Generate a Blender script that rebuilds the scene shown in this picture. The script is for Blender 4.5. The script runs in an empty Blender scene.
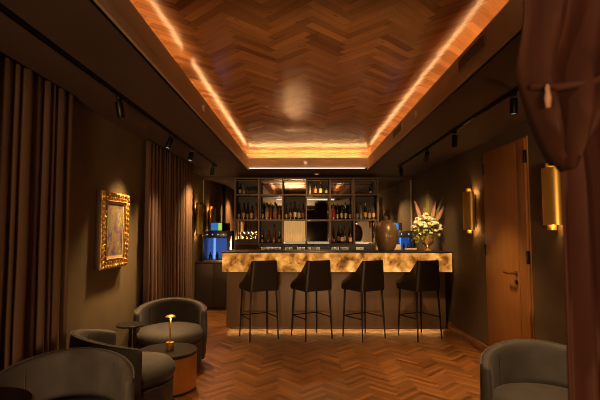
import bpy, bmesh, math, random
from mathutils import Vector, Matrix, Quaternion
PI = math.pi
rnd = random.Random(7)
scn = bpy.context.scene
C = scn.collection

# ------------------------------------------------------------------ camera, world, exposure
cam_d = bpy.data.cameras.new('camera'); cam = bpy.data.objects.new('camera', cam_d); C.objects.link(cam)
cam.location = (0, 0, 1.4)
cam.rotation_euler = (PI/2 + math.atan(30/440), 0, math.atan(2.6/440))
cam_d.sensor_width = 36; cam_d.lens = 36*440/600; cam_d.clip_start = 0.05
cam_d.dof.use_dof = True; cam_d.dof.focus_distance = 5.5; cam_d.dof.aperture_fstop = 4.5
scn.camera = cam
w = bpy.data.worlds.new('world'); scn.world = w; w.use_nodes = True
w.node_tree.nodes['Background'].inputs[0].default_value = (0.05, 0.03, 0.02, 1)
w.node_tree.nodes['Background'].inputs[1].default_value = 0.0
scn.view_settings.view_transform = 'Standard'; scn.view_settings.look = 'None'
scn.cycles.filter_width = 1.0
scn.view_settings.gamma = 1; scn.view_settings.use_curve_mapping = False
scn.view_settings.exposure = 2.65
EV = 2.0**-2.65      # emission that shows as 1.0 at this exposure

WARM = (1.0, 0.57, 0.23); AMBER = (1.0, 0.46, 0.13)
SPOT_E = 20.0
# added fill light, unseen behind the viewer, entering through the front wall opening
al = bpy.data.lights.new('added_fill_light', 'AREA'); al.energy = 50; al.color = (1.0, 0.55, 0.24); al.shape = 'RECTANGLE'; al.size = 0.95; al.size_y = 0.8
ao = bpy.data.objects.new('added_fill_light', al); C.objects.link(ao); ao.location = (-0.45, -4.5, 0.60); ao.rotation_euler = (PI/2+0.22, 0, 0)

# ------------------------------------------------------------------ materials
def mat(name, col, rough=0.5, metal=0.0, noise=0.0, scale=8.0, col2=None, emit=None, estr=0.0, trans=0.0, sheen=0.0, bump=0.0, coat=0.0, spec=None, stretch=None):
    m = bpy.data.materials.new(name); m.use_nodes = True
    nt = m.node_tree; b = nt.nodes['Principled BSDF']
    b.inputs['Base Color'].default_value = (*col, 1)
    b.inputs['Roughness'].default_value = rough
    b.inputs['Metallic'].default_value = metal
    b.inputs['Transmission Weight'].default_value = trans
    b.inputs['Coat Weight'].default_value = coat
    if spec is not None: b.inputs['Specular IOR Level'].default_value = spec
    if sheen:
        b.inputs['Sheen Weight'].default_value = sheen
        b.inputs['Sheen Roughness'].default_value = 0.4
        b.inputs['Sheen Tint'].default_value = (*[min(1, c*4) for c in col], 1)
    if emit:
        b.inputs['Emission Color'].default_value = (*emit, 1)
        b.inputs['Emission Strength'].default_value = estr
    if noise or bump:
        tc = nt.nodes.new('ShaderNodeTexCoord')
        mp = nt.nodes.new('ShaderNodeMapping'); nt.links.new(tc.outputs['Object'], mp.inputs['Vector'])
        if stretch: mp.inputs['Scale'].default_value = stretch
        n = nt.nodes.new('ShaderNodeTexNoise'); n.inputs['Scale'].default_value = scale; n.inputs['Detail'].default_value = 5
        nt.links.new(mp.outputs['Vector'], n.inputs['Vector'])
        if noise:
            r = nt.nodes.new('ShaderNodeValToRGB')
            r.color_ramp.elements[0].position = 0.3; r.color_ramp.elements[1].position = 0.7
            c2 = col2 or tuple(c*(1-noise) for c in col)
            r.color_ramp.elements[0].color = (*c2, 1); r.color_ramp.elements[1].color = (*col, 1)
            nt.links.new(n.outputs['Fac'], r.inputs['Fac']); nt.links.new(r.outputs['Color'], b.inputs['Base Color'])
        if bump:
            bp = nt.nodes.new('ShaderNodeBump'); bp.inputs['Strength'].default_value = bump; bp.inputs['Distance'].default_value = 0.01
            nt.links.new(n.outputs['Fac'], bp.inputs['Height']); nt.links.new(bp.outputs['Normal'], b.inputs['Normal'])
    return m

def parquet_mat(name, dark, light, rough, bump=0.15):
    m = bpy.data.materials.new(name); m.use_nodes = True
    nt = m.node_tree; L = nt.links; b = nt.nodes['Principled BSDF']
    uv = nt.nodes.new('ShaderNodeUVMap'); uv.uv_map = 'UVMap'
    mp = nt.nodes.new('ShaderNodeMapping'); mp.inputs['Scale'].default_value = (4, 60, 1)
    L.new(uv.outputs['UV'], mp.inputs['Vector'])
    n = nt.nodes.new('ShaderNodeTexNoise'); n.inputs['Scale'].default_value = 1.0; n.inputs['Detail'].default_value = 6; n.inputs['Distortion'].default_value = 0.6
    L.new(mp.outputs['Vector'], n.inputs['Vector'])
    at = nt.nodes.new('ShaderNodeAttribute'); at.attribute_name = 'tone'
    ad = nt.nodes.new('ShaderNodeMath'); ad.operation = 'MULTIPLY_ADD'; ad.inputs[1].default_value = 0.45
    L.new(n.outputs['Fac'], ad.inputs[0])
    sc = nt.nodes.new('ShaderNodeMath'); sc.operation = 'MULTIPLY'; sc.inputs[1].default_value = 0.62
    L.new(at.outputs['Fac'], sc.inputs[0]); L.new(sc.outputs[0], ad.inputs[2])
    r = nt.nodes.new('ShaderNodeValToRGB')
    r.color_ramp.elements[0].position = 0.12; r.color_ramp.elements[1].position = 0.95
    r.color_ramp.elements[0].color = (*dark, 1); r.color_ramp.elements[1].color = (*light, 1)
    L.new(ad.outputs[0], r.inputs['Fac'])
    # scattered dark knots
    mp2 = nt.nodes.new('ShaderNodeMapping'); mp2.inputs['Scale'].default_value = (5, 14, 1); L.new(uv.outputs['UV'], mp2.inputs['Vector'])
    v = nt.nodes.new('ShaderNodeTexVoronoi'); v.inputs['Scale'].default_value = 1.0; L.new(mp2.outputs['Vector'], v.inputs['Vector'])
    kr = nt.nodes.new('ShaderNodeValToRGB'); kr.color_ramp.elements[0].position = 0.02; kr.color_ramp.elements[1].position = 0.13
    kr.color_ramp.elements[0].color = (0.18, 0.14, 0.12, 1); kr.color_ramp.elements[1].color = (1, 1, 1, 1)
    L.new(v.outputs['Distance'], kr.inputs['Fac'])
    mx = nt.nodes.new('ShaderNodeMixRGB'); mx.blend_type = 'MULTIPLY'; mx.inputs['Fac'].default_value = 0.8
    L.new(r.outputs['Color'], mx.inputs['Color1']); L.new(kr.outputs['Color'], mx.inputs['Color2'])
    L.new(mx.outputs['Color'], b.inputs['Base Color'])
    rr = nt.nodes.new('ShaderNodeMapRange'); rr.inputs['To Min'].default_value = rough-0.05; rr.inputs['To Max'].default_value = rough+0.1
    L.new(n.outputs['Fac'], rr.inputs['Value']); L.new(rr.outputs['Result'], b.inputs['Roughness'])
    bp = nt.nodes.new('ShaderNodeBump'); bp.inputs['Strength'].default_value = bump; bp.inputs['Distance'].default_value = 0.004
    L.new(n.outputs['Fac'], bp.inputs['Height']); L.new(bp.outputs['Normal'], b.inputs['Normal'])
    return m

def onyx_mat():
    m = bpy.data.materials.new('backlit_onyx'); m.use_nodes = True
    nt = m.node_tree; L = nt.links; b = nt.nodes['Principled BSDF']
    tc = nt.nodes.new('ShaderNodeTexCoord')
    n1 = nt.nodes.new('ShaderNodeTexNoise'); n1.inputs["Scale"].default_value = 6.5; n1.inputs['Detail'].default_value = 10; n1.inputs['Roughness'].default_value = 0.62; n1.inputs['Distortion'].default_value = 0.25
    L.new(tc.outputs['Object'], n1.inputs['Vector'])
    n2 = nt.nodes.new('ShaderNodeTexNoise'); n2.inputs['Scale'].default_value = 3.2; n2.inputs['Detail'].default_value = 2
    L.new(tc.outputs['Object'], n2.inputs['Vector'])
    r = nt.nodes.new('ShaderNodeValToRGB'); cr = r.color_ramp
    cr.elements[0].position = 0.36; cr.elements[0].color = (0.09, 0.028, 0.005, 1)
    cr.elements[1].position = 0.72; cr.elements[1].color = (1.0, 0.62, 0.22, 1)
    e = cr.elements.new(0.43); e.color = (0.32, 0.105, 0.014, 1)
    e = cr.elements.new(0.50); e.color = (0.60, 0.23, 0.034, 1)
    e = cr.elements.new(0.60); e.color = (0.85, 0.38, 0.075, 1)
    L.new(n1.outputs['Fac'], r.inputs['Fac'])
    # dark thin veins
    v = nt.nodes.new('ShaderNodeTexVoronoi'); v.feature = 'DISTANCE_TO_EDGE'; v.inputs['Scale'].default_value = 9
    wv = nt.nodes.new('ShaderNodeMixRGB'); wv.inputs['Fac'].default_value = 0.35
    L.new(tc.outputs['Object'], wv.inputs['Color1']); L.new(n1.outputs['Color'], wv.inputs['Color2']); L.new(wv.outputs['Color'], v.inputs['Vector'])
    vr = nt.nodes.new('ShaderNodeValToRGB'); vr.color_ramp.elements[0].position = 0.0; vr.color_ramp.elements[1].position = 0.07
    vr.color_ramp.elements[0].color = (0.42, 0.25, 0.14, 1); vr.color_ramp.elements[1].color = (1, 1, 1, 1)
    L.new(v.outputs['Distance'], vr.inputs['Fac'])
    mx = nt.nodes.new('ShaderNodeMixRGB'); mx.blend_type = 'MULTIPLY'; mx.inputs['Fac'].default_value = 0.55
    L.new(r.outputs['Color'], mx.inputs['Color1']); L.new(vr.outputs['Color'], mx.inputs['Color2'])
    b.inputs['Base Color'].default_value = (0.10, 0.06, 0.03, 1); L.new(mx.outputs['Color'], b.inputs['Emission Color'])
    mr = nt.nodes.new('ShaderNodeMapRange'); mr.inputs['From Min'].default_value = 0.35; mr.inputs['From Max'].default_value = 0.65
    mr.inputs['To Min'].default_value = 0.75*EV; mr.inputs['To Max'].default_value = 1.3*EV
    L.new(n2.outputs['Fac'], mr.inputs['Value']); L.new(mr.outputs['Result'], b.inputs['Emission Strength'])
    b.inputs['Roughness'].default_value = 0.5; b.inputs['Specular IOR Level'].default_value = 0.15
    return m

def picture_mat():
    m = bpy.data.materials.new('abstract_painting'); m.use_nodes = True
    nt = m.node_tree; L = nt.links; b = nt.nodes['Principled BSDF']
    tc = nt.nodes.new('ShaderNodeTexCoord')
    n = nt.nodes.new('ShaderNodeTexNoise'); n.inputs['Scale'].default_value = 11; n.inputs['Detail'].default_value = 4; n.inputs['Distortion'].default_value = 0.6
    L.new(tc.outputs['Object'], n.inputs['Vector'])
    r = nt.nodes.new('ShaderNodeValToRGB'); cr = r.color_ramp
    cr.elements[0].position = 0.3; cr.elements[0].color = (0.03, 0.05, 0.12, 1)
    cr.elements[1].position = 0.75; cr.elements[1].color = (0.35, 0.36, 0.12, 1)
    for p, c in ((0.42, (0.16, 0.10, 0.22)), (0.5, (0.30, 0.22, 0.08)), (0.58, (0.12, 0.17, 0.10)), (0.66, (0.42, 0.30, 0.16))):
        e = cr.elements.new(p); e.color = (*c, 1)
    L.new(n.outputs['Fac'], r.inputs['Fac']); L.new(r.outputs['Color'], b.inputs['Base Color'])
    b.inputs['Roughness'].default_value = 0.5
    return m

M = {}
M['floor'] = parquet_mat('oak_parquet', (0.085, 0.030, 0.009), (0.36, 0.155, 0.046), 0.34, 0.35)
M['ceil_wood'] = parquet_mat('lacquered_parquet', (0.28, 0.105, 0.036), (0.88, 0.44, 0.17), 0.17, 0.13)
M['soffit'] = mat('dark_brown_paint', (0.085, 0.055, 0.045), 0.7, noise=0.15, scale=3)
M['fascia'] = mat('taupe_paint', (0.52, 0.40, 0.27), 0.6, noise=0.1, scale=4)
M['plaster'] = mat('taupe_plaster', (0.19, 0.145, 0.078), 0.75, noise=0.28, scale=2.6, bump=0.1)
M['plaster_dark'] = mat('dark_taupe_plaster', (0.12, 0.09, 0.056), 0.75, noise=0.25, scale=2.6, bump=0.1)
M['near_wall'] = mat('dark_wall_paint', (0.14, 0.10, 0.07), 0.8, noise=0.2)
M['skirting'] = mat('oak_skirting', (0.27, 0.12, 0.045), 0.4, noise=0.4, scale=6, stretch=(12, 1, 12))
M['door'] = mat('oak_veneer', (0.40, 0.18, 0.05), 0.42, noise=0.28, scale=3, stretch=(18, 18, 0.8))
M['black_metal'] = mat('black_metal', (0.012, 0.011, 0.011), 0.38, 0.6, noise=0.2)
M['shelf_metal'] = mat('bronze_metal', (0.10, 0.075, 0.055), 0.4, 0.8, noise=0.2)
M['brass'] = mat('brushed_brass', (0.72, 0.47, 0.12), 0.36, 0.8, noise=0.2, scale=20, stretch=(1, 1, 0.1))
M['copper'] = mat('brushed_copper_brass', (0.62, 0.34, 0.12), 0.36, 0.85, noise=0.15, scale=12, stretch=(1, 1, 0.05))
M['gold'] = mat('gilded_carving', (0.72, 0.47, 0.12), 0.42, 0.5, noise=0.6, scale=45, col2=(0.30, 0.14, 0.03))
M['frame_side'] = mat('dark_wood_side', (0.05, 0.02, 0.012), 0.5, noise=0.3)
M['mirror'] = mat('smoked_mirror', (0.85, 0.78, 0.70), 0.03, 1.0, noise=0.08, scale=2)
M['curtain'] = mat('brown_velvet_curtain', (0.12, 0.068, 0.042), 0.85, noise=0.25, scale=3, sheen=0.25, stretch=(6, 6, 0.4))
M['drape'] = mat('dark_red_drape', (0.050, 0.009, 0.003), 0.8, noise=0.3, scale=5)
M['velvet'] = mat('grey_brown_velvet', (0.074, 0.070, 0.074), 0.75, noise=0.3, scale=9, sheen=0.25, bump=0.05)
M['piping'] = mat('velvet_piping', (0.10, 0.09, 0.085), 0.7, noise=0.15, sheen=0.5)
M['plinth'] = mat('black_plinth', (0.012, 0.010, 0.009), 0.5, noise=0.2)
M['stool'] = mat('dark_brown_leather', (0.018, 0.012, 0.010), 0.5, noise=0.3, scale=14, bump=0.05)
M['bar_body'] = mat('taupe_lacquer_panel', (0.20, 0.13, 0.078), 0.42, noise=0.14, scale=3, stretch=(1, 1, 0.3))
M['onyx'] = onyx_mat()
M['led_amber'] = mat('warm_led', (1, 0.6, 0.3), 0.5, emit=(1.0, 0.55, 0.23), estr=2.0, noise=0.02)
M['led_back'] = mat('warm_led_bar_end', (1, 0.6, 0.3), 0.5, emit=(1.0, 0.60, 0.22), estr=8, noise=0.02)
M['led_mirrored'] = mat('neutral_led_near_end', (1, 0.9, 0.8), 0.5, emit=(1.0, 0.86, 0.62), estr=2.6*EV, noise=0.02)
M['led_white'] = mat('neutral_led', (1, 0.9, 0.8), 0.5, emit=(1.0, 0.86, 0.62), estr=1.3*EV, noise=0.02)
M['led_toe'] = mat('toe_led', (1, 0.6, 0.3), 0.5, emit=(1.0, 0.46, 0.12), estr=3.0, noise=0.02)
M['led_shelf'] = mat('shelf_led', (1, 0.9, 0.7), 0.5, emit=(1.0, 0.84, 0.55), estr=0.8*EV, noise=0.02)
M['led_under'] = mat('undershelf_led', (1, 0.9, 0.7), 0.5, emit=(1.0, 0.78, 0.5), estr=3.5, noise=0.02)
M['lens'] = mat('lamp_lens', (0.3, 0.3, 0.3), 0.3, emit=(1.0, 0.8, 0.55), estr=0.3*EV, noise=0.02)
M['down_lens'] = mat('downlight_lens', (0.5, 0.4, 0.3), 0.3, emit=(1.0, 0.6, 0.3), estr=0.5*EV, noise=0.02)
M['bulb'] = mat('candle_bulb', (1, 0.6, 0.3), 0.3, emit=(1.0, 0.42, 0.08), estr=2.5*EV, noise=0.02)
M['plastic_white'] = mat('detector_plastic', (0.62, 0.48, 0.36), 0.5, noise=0.05)
M['vent'] = mat('vent_slats', (0.20, 0.15, 0.10), 0.6, noise=0.15)
M['picture'] = picture_mat()
M['mat_board'] = mat('cream_mat_board', (0.62, 0.50, 0.30), 0.7, noise=0.1)
M['lit_gold'] = mat('backlit_gold_panel', (0.7, 0.45, 0.15), 0.4, noise=0.45, scale=6, stretch=(7, 1, 0.6), emit=(0.62, 0.36, 0.11), estr=0.55*EV)
M['box_black'] = mat('black_oak_box', (0.011, 0.008, 0.006), 0.5, noise=0.3)
M['brown_panel'] = mat('brown_drawer', (0.055, 0.030, 0.022), 0.5, noise=0.2)
M['glass'] = mat('clear_glass', (0.95, 0.93, 0.9), 0.05, trans=1.0, noise=0.02)
M['cut_glass'] = mat('cut_glass', (0.85, 0.82, 0.76), 0.3, trans=0.55, noise=0.4, scale=60)
M['g_black'] = mat('black_bottle_glass', (0.010, 0.010, 0.010), 0.12, noise=0.1)
M['g_brown'] = mat('brown_bottle_glass', (0.075, 0.025, 0.008), 0.12, noise=0.1)
M['g_green'] = mat('green_bottle_glass', (0.015, 0.04, 0.015), 0.12, noise=0.1)
M['g_amber'] = mat('amber_bottle_glass', (0.30, 0.10, 0.02), 0.12, noise=0.1)
M['g_clear'] = mat('pale_bottle_glass', (0.55, 0.50, 0.42), 0.1, trans=0.6, noise=0.05)
M['l_cream'] = mat('cream_label', (0.62, 0.47, 0.30), 0.6, noise=0.15, scale=30)
M['l_orange'] = mat('orange_label', (0.55, 0.22, 0.09), 0.6, noise=0.15, scale=30)
M['l_gold'] = mat('yellow_label', (0.55, 0.38, 0.10), 0.6, noise=0.15, scale=30)
M['l_red'] = mat('red_label', (0.42, 0.06, 0.03), 0.6, noise=0.15, scale=30)
M['l_grey'] = mat('grey_label', (0.36, 0.30, 0.25), 0.6, noise=0.15, scale=30)
M['egg'] = mat('bronze_glaze', (0.15, 0.098, 0.058), 0.30, 0.2, noise=0.35, scale=6)
M['appliance'] = mat('black_appliance', (0.015, 0.013, 0.013), 0.3, noise=0.2)
M['cab_dark'] = mat('dark_cabinet', (0.030, 0.020, 0.016), 0.5, noise=0.2)
M['blue_glow'] = mat('blue_lit_back', (0.02, 0.08, 0.3), 0.4, emit=(0.015, 0.13, 0.62), estr=0.40*EV, noise=0.3)
M['blue_screen'] = mat('blue_screen', (0.02, 0.1, 0.4), 0.3, emit=(0.02, 0.26, 0.85), estr=0.5*EV, noise=0.05)
M['blue_bright'] = mat('blue_led', (0.2, 0.4, 0.9), 0.3, emit=(0.12, 0.40, 1.0), estr=1.0*EV, noise=0.05)
M['green_screen'] = mat('green_icon', (0.2, 0.5, 0.1), 0.3, emit=(0.35, 0.75, 0.10), estr=0.8*EV, noise=0.05)
M['steel'] = mat('steel_tray', (0.5, 0.45, 0.4), 0.3, 0.9, noise=0.1)
M['blue_can'] = mat('blue_canister', (0.02, 0.09, 0.45), 0.4, noise=0.1)
M['carton'] = mat('cream_carton', (0.45, 0.34, 0.24), 0.6, noise=0.15)
M['petal'] = mat('white_petals', (0.85, 0.80, 0.60), 0.7, noise=0.15, scale=30, bump=0.3)
M['leaf'] = mat('green_leaves', (0.30, 0.36, 0.08), 0.5, noise=0.45, scale=14)
M['blade'] = mat('olive_blade', (0.25, 0.25, 0.05), 0.5, noise=0.25, scale=6)
M['plume'] = mat('pink_plume', (0.46, 0.27, 0.19), 0.9, noise=0.3, scale=40, bump=0.4)
M['vase'] = mat('pale_gold_vase', (0.70, 0.48, 0.24), 0.3, 0.75, noise=0.15)
M['smoked_top'] = mat('black_table_top', (0.018, 0.016, 0.015), 0.28, noise=0.15)
M['wire'] = mat('bronze_wire', (0.3, 0.15, 0.06), 0.4, 0.8, noise=0.1)
M['dark_red'] = mat('dark_red_rim', (0.16, 0.03, 0.02), 0.3, noise=0.2)

# ------------------------------------------------------------------ mesh helpers
class MB:
    def __init__(self): self.bm = bmesh.new()
    def box(self, x0, x1, y0, y1, z0, z1, bev=0.0, seg=2):
        b2 = bmesh.new()
        vs = [b2.verts.new((x, y, z)) for x in (x0, x1) for y in (y0, y1) for z in (z0, z1)]
        for f in ((0,1,3,2),(4,6,7,5),(0,4,5,1),(2,3,7,6),(0,2,6,4),(1,5,7,3)):
            b2.faces.new([vs[i] for i in f])
        if bev: bmesh.ops.bevel(b2, geom=b2.edges[:], offset=bev, segments=seg, affect='EDGES', profile=0.5)
        return self._merge(b2)
    def _merge(self, b2, mtx=None):
        if mtx: bmesh.ops.transform(b2, matrix=mtx, verts=b2.verts)
        me = bpy.data.meshes.new('t'); b2.to_mesh(me); b2.free(); self.bm.from_mesh(me); bpy.data.meshes.remove(me)
        return self
    def grid(self, rows, close_u=False, close_v=False):
        """rows: list of lists of points"""
        bm = self.bm; V = [[bm.verts.new(p) for p in r] for r in rows]
        nu, nv = len(V), len(V[0])
        for i in range(nu if close_u else nu-1):
            for j in range(nv if close_v else nv-1):
                a, b, c, d = V[i][j], V[i][(j+1) % nv], V[(i+1) % nu][(j+1) % nv], V[(i+1) % nu][j]
                try: bm.faces.new((a, b, c, d))
                except ValueError: pass
        return V
    def cap(self, ring):
        try: self.bm.faces.new(ring)
        except ValueError: pass
    def lathe(self, prof, c=(0,0,0), seg=24, capped=True):
        rows = [[(c[0]+r*math.cos(2*PI*k/seg), c[1]+r*math.sin(2*PI*k/seg), c[2]+z) for k in range(seg)] for r, z in prof]
        V = self.grid(rows, close_v=True)
        if capped: self.cap(V[0][::-1]); self.cap(V[-1])
        return self
    def tube(self, pts, r, seg=8, closed=False):
        pts = [Vector(p) for p in pts]; n = len(pts); rows = []
        rr = r if isinstance(r, (list, tuple)) else [r]*n
        for i in range(n):
            if closed: t = pts[(i+1) % n]-pts[i-1]
            else: t = pts[min(i+1, n-1)]-pts[max(i-1, 0)]
            t.normalize()
            up = Vector((0,0,1)) if abs(t.z) < 0.95 else Vector((0,1,0))
            a = t.cross(up).normalized(); b = t.cross(a).normalized()
            rows.append([pts[i]+rr[i]*(math.cos(2*PI*k/seg)*a+math.sin(2*PI*k/seg)*b) for k in range(seg)])
        V = self.grid(rows, close_u=closed, close_v=True)
        if not closed: self.cap(V[0][::-1]); self.cap(V[-1])
        return self
    def ico(self, c, r, sub=2, scale=(1,1,1), jitter=0.0):
        b2 = bmesh.new(); bmesh.ops.create_icosphere(b2, subdivisions=sub, radius=1)
        for v in b2.verts:
            k = 1+rnd.uniform(-jitter, jitter)
            v.co = Vector((c[0]+v.co.x*r*scale[0]*k, c[1]+v.co.y*r*scale[1]*k, c[2]+v.co.z*r*scale[2]*k))
        return self._merge(b2)
    def build(self, name, material, parent=None, smooth=40, loc=None):
        bm = self.bm
        bmesh.ops.recalc_face_normals(bm, faces=bm.faces)
        me = bpy.data.meshes.new(name); bm.to_mesh(me); bm.free()
        me.materials.append(M[material] if isinstance(material, str) else material)
        if smooth:
            for p in me.polygons: p.use_smooth = True
            me.set_sharp_from_angle(angle=math.radians(smooth))
        o = bpy.data.objects.new(name, me); C.objects.link(o)
        if parent: o.parent = parent
        if loc: o.location = loc
        return o
def BX(*a, **k): return MB().box(*a, **k)

def tag(o, label=None, cat=None, group=None, kind=None):
    if label: o['label'] = label
    if cat: o['category'] = cat
    if group: o['group'] = group
    if kind: o['kind'] = kind
    return o
def thing(name, label, cat, loc=(0,0,0), rz=0, group=None):
    o = bpy.data.objects.new(name, None); C.objects.link(o); o.empty_display_size = 0.05
    o.location = loc; o.rotation_euler = (0, 0, rz)
    return tag(o, label, cat, group)
def struct(o): o['kind'] = 'structure'; return o
def copy_tree(o, parent=None):
    c = o.copy(); C.objects.link(c)
    if parent: c.parent = parent
    for ch in [x for x in bpy.data.objects if x.parent == o]: copy_tree(ch, c)
    return c
def light(name, kind, energy, color, parent=None, loc=(0,0,0), **kw):
    d = bpy.data.lights.new(name, kind); d.energy = energy; d.color = color
    for k, v in kw.items(): setattr(d, k, v)
    o = bpy.data.objects.new(name, d); C.objects.link(o); o.location = loc
    if parent: o.parent = parent
    return o

# ------------------------------------------------------------------ the room
XL, XR, YB, YF, H = -1.78, 2.08, 8.3, -1.6, 2.40
TX0, TX1, TY0, TY1, HC = -0.91, 1.09, 1.62, 7.30, 2.72      # ceiling tray
def clip(poly, x0, x1, y0, y1):
    for ax, lim, sgn in ((0, x0, 1), (0, x1, -1), (1, y0, 1), (1, y1, -1)):
        out = []
        for i in range(len(poly)):
            a, b = poly[i-1], poly[i]
            da, db = sgn*(a[ax]-lim), sgn*(b[ax]-lim)
            if (da >= 0) != (db >= 0):
                t = da/(da-db); out.append((a[0]+t*(b[0]-a[0]), a[1]+t*(b[1]-a[1])))
            if db >= 0: out.append(b)
        poly = out
        if not poly: return poly
    return poly
def herringbone(name, material, x0, x1, y0, y1, z, L, W, tilt=0.0, ox=0.0, var=0.22):
    """parquet: one face per block, rows of blocks running along y"""
    verts, faces, uvs, tones = [], [], [], []
    s = math.sqrt(0.5)
    rot = lambda x, y: (s*(x-y)+ox, s*(x+y))       # (1,1) -> +y
    n = int(10/L)
    for m_ in range(-n, n):
        for k in range(-250, 400):
            bx, by = -L*m_+k*W, L*m_+k*W
            for (rx0, rx1, ry0, ry1, horiz) in ((bx, bx+L, by, by+W, True), (bx, bx+W, by+W, by+W+L, False)):
                cx, cy = rot((rx0+rx1)/2, (ry0+ry1)/2)
                if cx < x0-L or cx > x1+L or cy < y0-L or cy > y1+L: continue
                e = 0.0004
                pr = [(rx0+e, ry0+e), (rx1-e, ry0+e), (rx1-e, ry1-e), (rx0+e, ry1-e)]
                poly = clip([rot(*p) for p in pr], x0, x1, y0, y1)
                if len(poly) < 3: continue
                tx, ty = rnd.gauss(0, tilt), rnd.gauss(0, tilt)
                tone = min(1, max(0, rnd.gauss(0.5, var))); uo, vo = rnd.uniform(0, 60), rnd.uniform(0, 60)
                idx = []
                for p in poly:
                    idx.append(len(verts)); verts.append((p[0], p[1], z+(p[0]-cx)*tx+(p[1]-cy)*ty))
                    a, b = s*((p[0]-ox)+p[1]), s*(p[1]-(p[0]-ox))
                    uvs.append((a+uo, b+vo) if horiz else (b+uo, a+vo))
                faces.append(idx); tones.append(tone)
    me = bpy.data.meshes.new(name); me.from_pydata(verts, [], faces); me.materials.append(M[material])
    at = me.attributes.new('tone', 'FLOAT', 'FACE')
    for i, t in enumerate(tones): at.data[i].value = t
    ul = me.uv_layers.new(name='UVMap')
    for lp in me.loops: ul.data[lp.index].uv = uvs[lp.vertex_index]
    o = bpy.data.objects.new(name, me); C.objects.link(o)
    return o
fl = struct(herringbone('floor', 'floor', XL-0.14, XR+0.02, YF, YB, 0.0, 0.29, 0.048, 0.004, 0.0, 0.26))
fb = BX(XL-0.3, XR+0.3, YF-0.2, YB+0.2, -0.12, -0.004).build('subfloor', 'plinth', fl)
# ceiling: lower soffit around the tray
sm = MB()
sm.box(XL-0.3, TX0, YF-0.2, YB+0.2, H, H+0.03); sm.box(TX1, XR+0.2, YF-0.2, YB+0.2, H, H+0.03)
sm.box(TX0, TX1, YF-0.2, TY0, H, H+0.03); sm.box(TX0, TX1, TY1, YB+0.2, H, H+0.03)
ceil = struct(sm.build('ceiling', 'soffit'))
cw = struct(herringbone('ceiling', 'ceil_wood', TX0-0.25, TX1+0.25, TY0-0.25, TY1+0.25, HC, 0.36, 0.062, 0.006, 0.06))
cw.name = 'ceiling_parquet'
bk = BX(TX0-0.4, TX1+0.4, TY0-0.4, TY1+0.4, HC+0.012, HC+0.06).build('backing', 'soffit', cw)
# coves: upstand, lip and outer upright
cv = MB(); t = 0.02; FT = 2.607
cv.box(TX0-t, TX0, TY0-t, TY1+t, H, FT); cv.box(TX1, TX1+t, TY0-t, TY1+t, H, FT)
cv.box(TX0, TX1, TY0-t, TY0, H, FT); cv.box(TX0, TX1, TY1, TY1+t, H, 2.606)
struct(cv.build('trim_1', 'fascia'))
cl = MB()
for a in ((TX0, TX0+.018, TY0, TY1), (TX1-.018, TX1, TY0, TY1)): cl.box(*a, H-0.004, H+0.05)
struct(cl.build('trim_2', 'fascia'))
co = MB(); g = 0.25
co.box(TX0-g-.03, TX0-g, TY0-g, TY1+g, H+.03, HC+.02); co.box(TX1+g, TX1+g+.03, TY0-g, TY1+g, H+.03, HC+.02)
co.box(TX0-g, TX1+g, TY0-g-.03, TY0-g, H+.03, HC+.02); co.box(TX0-g, TX1+g, TY1+g, TY1+g+.03, H+.03, HC+.02)
struct(co.build('trim_3', 'fascia'))
# cove ledges with LED strips
lg = MB()
lg.box(TX0-0.10, TX0-t, TY0-.1, TY1+.1, 2.555, 2.575); lg.box(TX1+t, TX1+0.10, TY0-.1, TY1+.1, 2.555, 2.575)
lg.box(TX0-t, TX1+t, TY1+t, TY1+.1, 2.575, 2.594); lg.box(TX0-t, TX1+t, TY0-.1, TY0-t, 2.555, 2.575)
struct(lg.build('trim_4', 'fascia'))
for i, (a, lab) in enumerate((
        ((TX0-.056, TX0-.040, TY0, 3.42), 'warm light strip hidden above left edge of ceiling tray, near the viewer'),
        ((TX0-.056, TX0-.040, 3.72, TY1), 'long warm light strip hidden above left edge of ceiling tray, towards the bar'),
        ((TX1+.040, TX1+.056, TY0, TY1), 'long warm light strip hidden above right edge of ceiling tray'),
        ((TX0, TX1, TY1+.026, TY1+.046), 'warm light strip hidden above the bar end of ceiling tray'))):
    dz = .020 if a[2] == TY1+.026 else 0
    tag(BX(*a, 2.575+dz, 2.587+dz).build('cove_light_strip', 'led_back' if dz else 'led_amber'), lab, 'light strip', 'cove lights of the ceiling tray')
# neutral LED profiles on the two short ends of the tray
tag(BX(TX0+.02, TX1-.05, TY1-.02, TY1, 2.424, 2.434).build('linear_light', 'led_white'), 'thin white light line under bar end of the wooden ceiling tray', 'light')
tag(BX(TX0+.02, TX1-.02, TY0, TY0+.02, 2.422, 2.440).build('linear_light', 'led_mirrored'), 'white light line at near end of ceiling tray, seen mirrored in the back bar', 'light')
# walls
NY = 7.02
wl = MB(); wl.box(XL-0.2, XL, YF-.1, NY, 0, H); wl.box(XL-0.2, XL-0.11, NY, YB+.1, 0, H)
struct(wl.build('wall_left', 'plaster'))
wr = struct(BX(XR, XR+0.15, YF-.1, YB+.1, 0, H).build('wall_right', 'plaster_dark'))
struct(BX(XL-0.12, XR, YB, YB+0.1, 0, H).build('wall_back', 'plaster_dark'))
wfm = MB(); wfm.box(XL, -1.15, YF-.1, YF, 0, H); wfm.box(1.25, XR, YF-.1, YF, 0, H); wfm.box(-1.15, 1.25, YF-.1, YF, 2.25, H)  # unseen wall; its opening is added to let the fill light in
struct(wfm.build('wall_front', 'near_wall'))
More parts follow.
